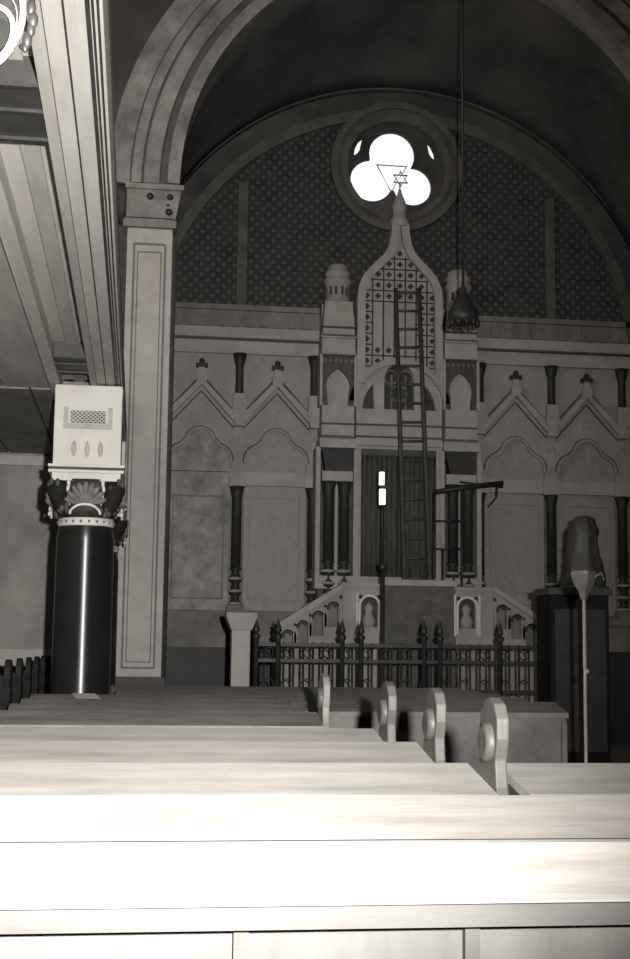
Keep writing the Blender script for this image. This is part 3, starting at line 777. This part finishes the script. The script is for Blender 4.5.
MB().prism(smooth(qs([(-12, 18), (-2, 17), (5, 21), (9, 30), (7, 40), (2, 48), (-8, 50), (-14, 40), (-12, 18)]))[:-1], yh + .0, yh + .035).build('scroll_core', M['endblack'], t)
m = MB()
for px, py, r in ((31, 8, .012), (33, 20, .012), (31, 30, .01), (27, 40, .012), (25, 47, .008)):
    a_ = q(px, py); m.ball((a_[0], yh, a_[1]), r, 1.8)
m.tube([(q(20, 48)[0], yh, q(20, 48)[1]), (q(27, 42)[0], yh, q(27, 42)[1]), (q(33, 20)[0], yh, q(33, 20)[1]), (q(34, -8)[0], yh, q(34, -8)[1]), (c0[0], yh, q(0, -20)[1])], .006, 6)
m.build('glass_drop', M['drop'], t)
MB().tube([(c0[0], yh, q(0, -8)[1]), (c0[0], yh, ZS + .02)], .012, 8).build('rod', M['blackstone'], t)

# ------------------------------------------------------------------ pews
def end_outline(yn, yf, z0):
    """side outline (y, z) of a pew end: foot, seat bulge, waist, rounded head"""
    zt = .98 + .255
    c = yn + .12
    return [(yn - .02, z0), (yf + .42, z0), (yf + .42, .45), (yf + .30, .56), (yf + .06, .62), (c + .20, .90), (c + .175, .98), (c + .135, 1.03), (c + .15, 1.10), (c + .13, 1.18), (c + .07, zt - .01), (c, zt), (c - .06, zt - .02), (c - .10, zt - .07), (c - .10, zt - .14), (c - .07, 1.02), (c - .085, .93), (c - .12, .86), (yn - .02, .80)]
def pew(yf, x0, x1, label, group, light, ends=(), stiles=(), seat=True, ph=0, bead=False):
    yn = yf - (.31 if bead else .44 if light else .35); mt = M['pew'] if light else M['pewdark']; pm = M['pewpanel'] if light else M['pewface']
    t = thing('pew', label, 'pew', ((x0 + x1) / 2, yn, 0), group)
    MB().prism([(yn, .868), (yn, .906), (yn + .012, .910), (yf, .98), (yf, .945), (yn + .03, .875)], x0, x1, axis='x').build('book_ledge', mt, t)
    MB().box(x0, x1, yn - .012, yn, .866, .908).build('ledge_nosing', M['pewnose' if light else 'pewface'], t)
    MB().box(x0, x1, yn + .07, yn + .10, .08, .90).build('back_panel', pm, t)
    m = MB().box(x0, x1, yn + .055, yn + .07, .80, .875 - .002) if not light else MB().box(x0, x1, yn + .05, yn + .07, .10, .2)
    m.build('panel_rail', pm, t)
    for s in stiles: MB().box(s - .015, s + .015, yn + .045, yn + .07, .10, .872).build('stile', M['pewnose'], t)
    if bead: MB().box(x0, x1, yf - .002, yf + .016, .955, .986).build('gap_shade_strip', M['pewnose'], t)  # dark strip painting the shadow in the gap behind the first row
    if seat: MB().box(x0, x1, yf + .02, yf + .38, .42, .455).build('seat', pm, t)
    for x in ends:
        w = .045; o_ = MB().prism(end_outline(yn, yf, 0), x, x + w, axis='x').build('end_panel', M['pewend'] if light or ph else M['pewdark'], t, bevel=.008)
        cy, cz = yn + .12, 1.10
        m = MB()
        prf = [(.068, x - .0), (.068, x - .022), (.05, x - .03), (.03, x - .024), (.001, x - .03)]
        rings = []
        for r, xx in prf: rings.append([m.bm.verts.new((xx, cy + r * math.cos(2 * PI * i / 20), cz - .02 + r * math.sin(2 * PI * i / 20))) for i in range(20)])
        for a_, b_ in zip(rings, rings[1:]):
            for i in range(20): m.face([a_[i], a_[(i + 1) % 20], b_[(i + 1) % 20], b_[i]], True)
        m.build('rosette', M['pewend'], o_)
    if not ends:
        for x in (x0, x1 - .04): MB().prism([(yn + .03, 0), (yf + .40, 0), (yf + .40, .45), (yf + .05, .55), (yf, .93), (yn + .06, .87), (yn + .03, .80)], x, x + .04, axis='x').build('end_panel', pm, t)
    return t
G1 = 'pale pews in the foreground'; G2 = 'dark pews further forward'
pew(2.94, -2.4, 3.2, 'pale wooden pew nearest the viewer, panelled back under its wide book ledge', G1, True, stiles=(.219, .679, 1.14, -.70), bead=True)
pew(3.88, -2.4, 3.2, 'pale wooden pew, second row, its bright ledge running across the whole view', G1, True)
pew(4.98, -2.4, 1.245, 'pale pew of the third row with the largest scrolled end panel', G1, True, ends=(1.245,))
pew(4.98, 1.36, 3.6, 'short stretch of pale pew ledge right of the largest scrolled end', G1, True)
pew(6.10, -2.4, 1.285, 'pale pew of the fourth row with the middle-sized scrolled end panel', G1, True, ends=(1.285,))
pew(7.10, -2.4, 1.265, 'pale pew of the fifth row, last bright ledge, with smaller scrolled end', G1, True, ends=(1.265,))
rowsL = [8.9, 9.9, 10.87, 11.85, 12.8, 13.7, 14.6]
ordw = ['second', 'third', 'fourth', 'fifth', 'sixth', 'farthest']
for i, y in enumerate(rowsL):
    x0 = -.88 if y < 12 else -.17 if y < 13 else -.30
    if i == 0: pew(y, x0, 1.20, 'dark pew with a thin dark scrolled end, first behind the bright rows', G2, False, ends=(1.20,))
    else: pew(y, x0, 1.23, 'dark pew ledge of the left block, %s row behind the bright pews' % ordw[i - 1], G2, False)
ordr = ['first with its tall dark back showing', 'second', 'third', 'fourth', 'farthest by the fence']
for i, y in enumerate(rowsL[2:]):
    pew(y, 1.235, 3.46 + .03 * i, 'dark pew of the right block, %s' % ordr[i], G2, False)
# pews under the gallery: only their dark scrolled ends rise at the left edge
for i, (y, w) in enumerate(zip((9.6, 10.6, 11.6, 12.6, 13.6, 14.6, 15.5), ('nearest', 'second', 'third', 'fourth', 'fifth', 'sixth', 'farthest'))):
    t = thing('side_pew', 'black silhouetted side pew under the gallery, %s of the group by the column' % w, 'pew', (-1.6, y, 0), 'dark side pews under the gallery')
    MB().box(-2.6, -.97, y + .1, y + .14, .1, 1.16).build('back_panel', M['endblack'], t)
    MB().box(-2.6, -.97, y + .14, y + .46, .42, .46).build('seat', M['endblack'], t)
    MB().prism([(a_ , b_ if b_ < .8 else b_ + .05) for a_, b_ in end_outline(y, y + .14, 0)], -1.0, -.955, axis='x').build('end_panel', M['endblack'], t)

# white sheet on the far pews standing in for the reflection by the column foot
bx0, bx1 = P(72, 690, 11.7)[0], P(103, 692, 11.7)[0]
m = MB(); m.prism([(bx0 + .05, 11.62), (bx1, 11.60), (bx1 - .07, 11.82), (bx0, 11.83)], .0, .012, axis='z')
o = m.build('reflection_sheet', M['cream'])
for v in o.data.vertices:
    v.co.z += .906 + (v.co.y - (11.85 - .35)) / .35 * .074 + .003
tag(o, 'small white sheet on a pew ledge painting in the reflection at the foot of the black column', 'paper')

# ------------------------------------------------------------------ right side: tall dark cabinet, shrouded ornament, standard lamp
ycab = 15.2
x0, x1 = P(549, 640, ycab)[0], P(611, 640, ycab)[0]; zt = P(575, 588, ycab)[1]; mx = (x0 + x1) / 2
t = thing('reading_desk', 'tall dark wooden reading desk behind the standard lamp at the right', 'desk', (mx, ycab + .3, 0))
MB().box(x0 + .02, x1 - .02, ycab, ycab + .55, 0, zt - .08).build('body', M['endblack'], t, bevel=.01)
MB().box(x0 - .01, x1 + .01, ycab - .04, ycab + .58, zt - .08, zt).build('top_board', M['darkwood'], t)
for a_, b_ in ((x0 + .07, mx - .03), (mx + .03, x1 - .07)): MB().box(a_, b_, ycab - .02, ycab, .25, zt - .25).build('door', M['block'], t)
bx = P(584, 560, ycab + .3)[0]; z1 = P(584, 516, ycab + .3)[1]
H_ = z1 - zt
t = thing('covered_vase', 'dark shrouded vase-like form standing on the tall reading desk', 'vase', (bx, ycab + .3, zt))
pr = [(.27, 0), (.28, .10), (.25, .22), (.235, .34), (.20, .46), (.205, .58), (.19, .70), (.20, .80), (.15, .90), (.14, .97), (.05, 1.)]
m = MB(); rings = []
for r, zf in pr:
    rings.append([m.bm.verts.new((bx + r * .92 * (1 + .10 * math.sin(3 * a_ + zf * 9)) * math.cos(a_), ycab + .3 + r * .8 * (1 + .08 * math.sin(7 * a_)) * math.sin(a_), zt + zf * H_)) for a_ in [2 * PI * i / 36 for i in range(36)]])
for a_, b_ in zip(rings, rings[1:]):
    for i in range(36): m.face([a_[i], a_[(i + 1) % 36], b_[(i + 1) % 36], b_[i]], True)
m.face(rings[0][::-1]); m.face(rings[-1]); m.build('cover', M['darkwood'], t)
MB().lathe(bx, ycab + .3, [(.29, zt), (.29, zt + .03), (.26, zt + .04)], 24).build('foot_plate', M['darkwood'], t)

yl = 10.3; x = P(585, 680, yl)[0]; z = lambda py: P(585, py, yl)[1]; k = P(586, 600, yl)[0] - P(585, 600, yl)[0]
t = thing('standard_lamp', 'tall thin pale metal standard lamp with a triangular glass shade', 'lamp', (x, yl, 0))
MB().lathe(x, yl, [(.17, 0), (.17, .025), (.05, .05), (.02, .12), (.014, .3), (.014, z(598))], 14).build('pole', M['brass'], t)
MB().lathe(x, yl, [(.02, z(600)), (.03, z(598)), (5 * k, z(592)), (10 * k, z(584)), (13 * k, z(574)), (11 * k, z(571))], 4, smooth=False).build('lamp_shade', M['shade'], t)
m = MB().tube([(x, yl, z(672)), (x + .03, yl, z(671))], .02, 8); m.build('clamp', M['brass'], t)
m = MB().tube([(x + 9 * k, yl, z(578)), (x + 18 * k, yl, z(572)), (x + 20 * k, yl, z(580))], .012, 6); m.build('side_arm', M['shade'], t)

# ------------------------------------------------------------------ light: the camera's flash, daylight in the rose window
ld = bpy.data.lights.new('flash', 'SPOT'); ld.energy = 7700; ld.shadow_soft_size = .05; ld.spot_size = math.radians(64); ld.spot_blend = 1.0
ld.color = (1, .985, .95)
lo = bpy.data.objects.new('flash', ld); C.objects.link(lo); lo.location = (.30, -.10, EYE + .20)
d = Vector((-.09, 1, .11)); lo.rotation_euler = d.to_track_quat('-Z', 'Y').to_euler()

w = bpy.data.worlds.new('world'); bpy.context.scene.world = w; w.use_nodes = True
w.node_tree.nodes['Background'].inputs[0].default_value = (1, .95, .88, 1); w.node_tree.nodes['Background'].inputs[1].default_value = .3
vs = bpy.context.scene.view_settings
vs.view_transform = 'Standard'; vs.look = 'None'; vs.gamma = 1; vs.exposure = 0; vs.use_curve_mapping = False
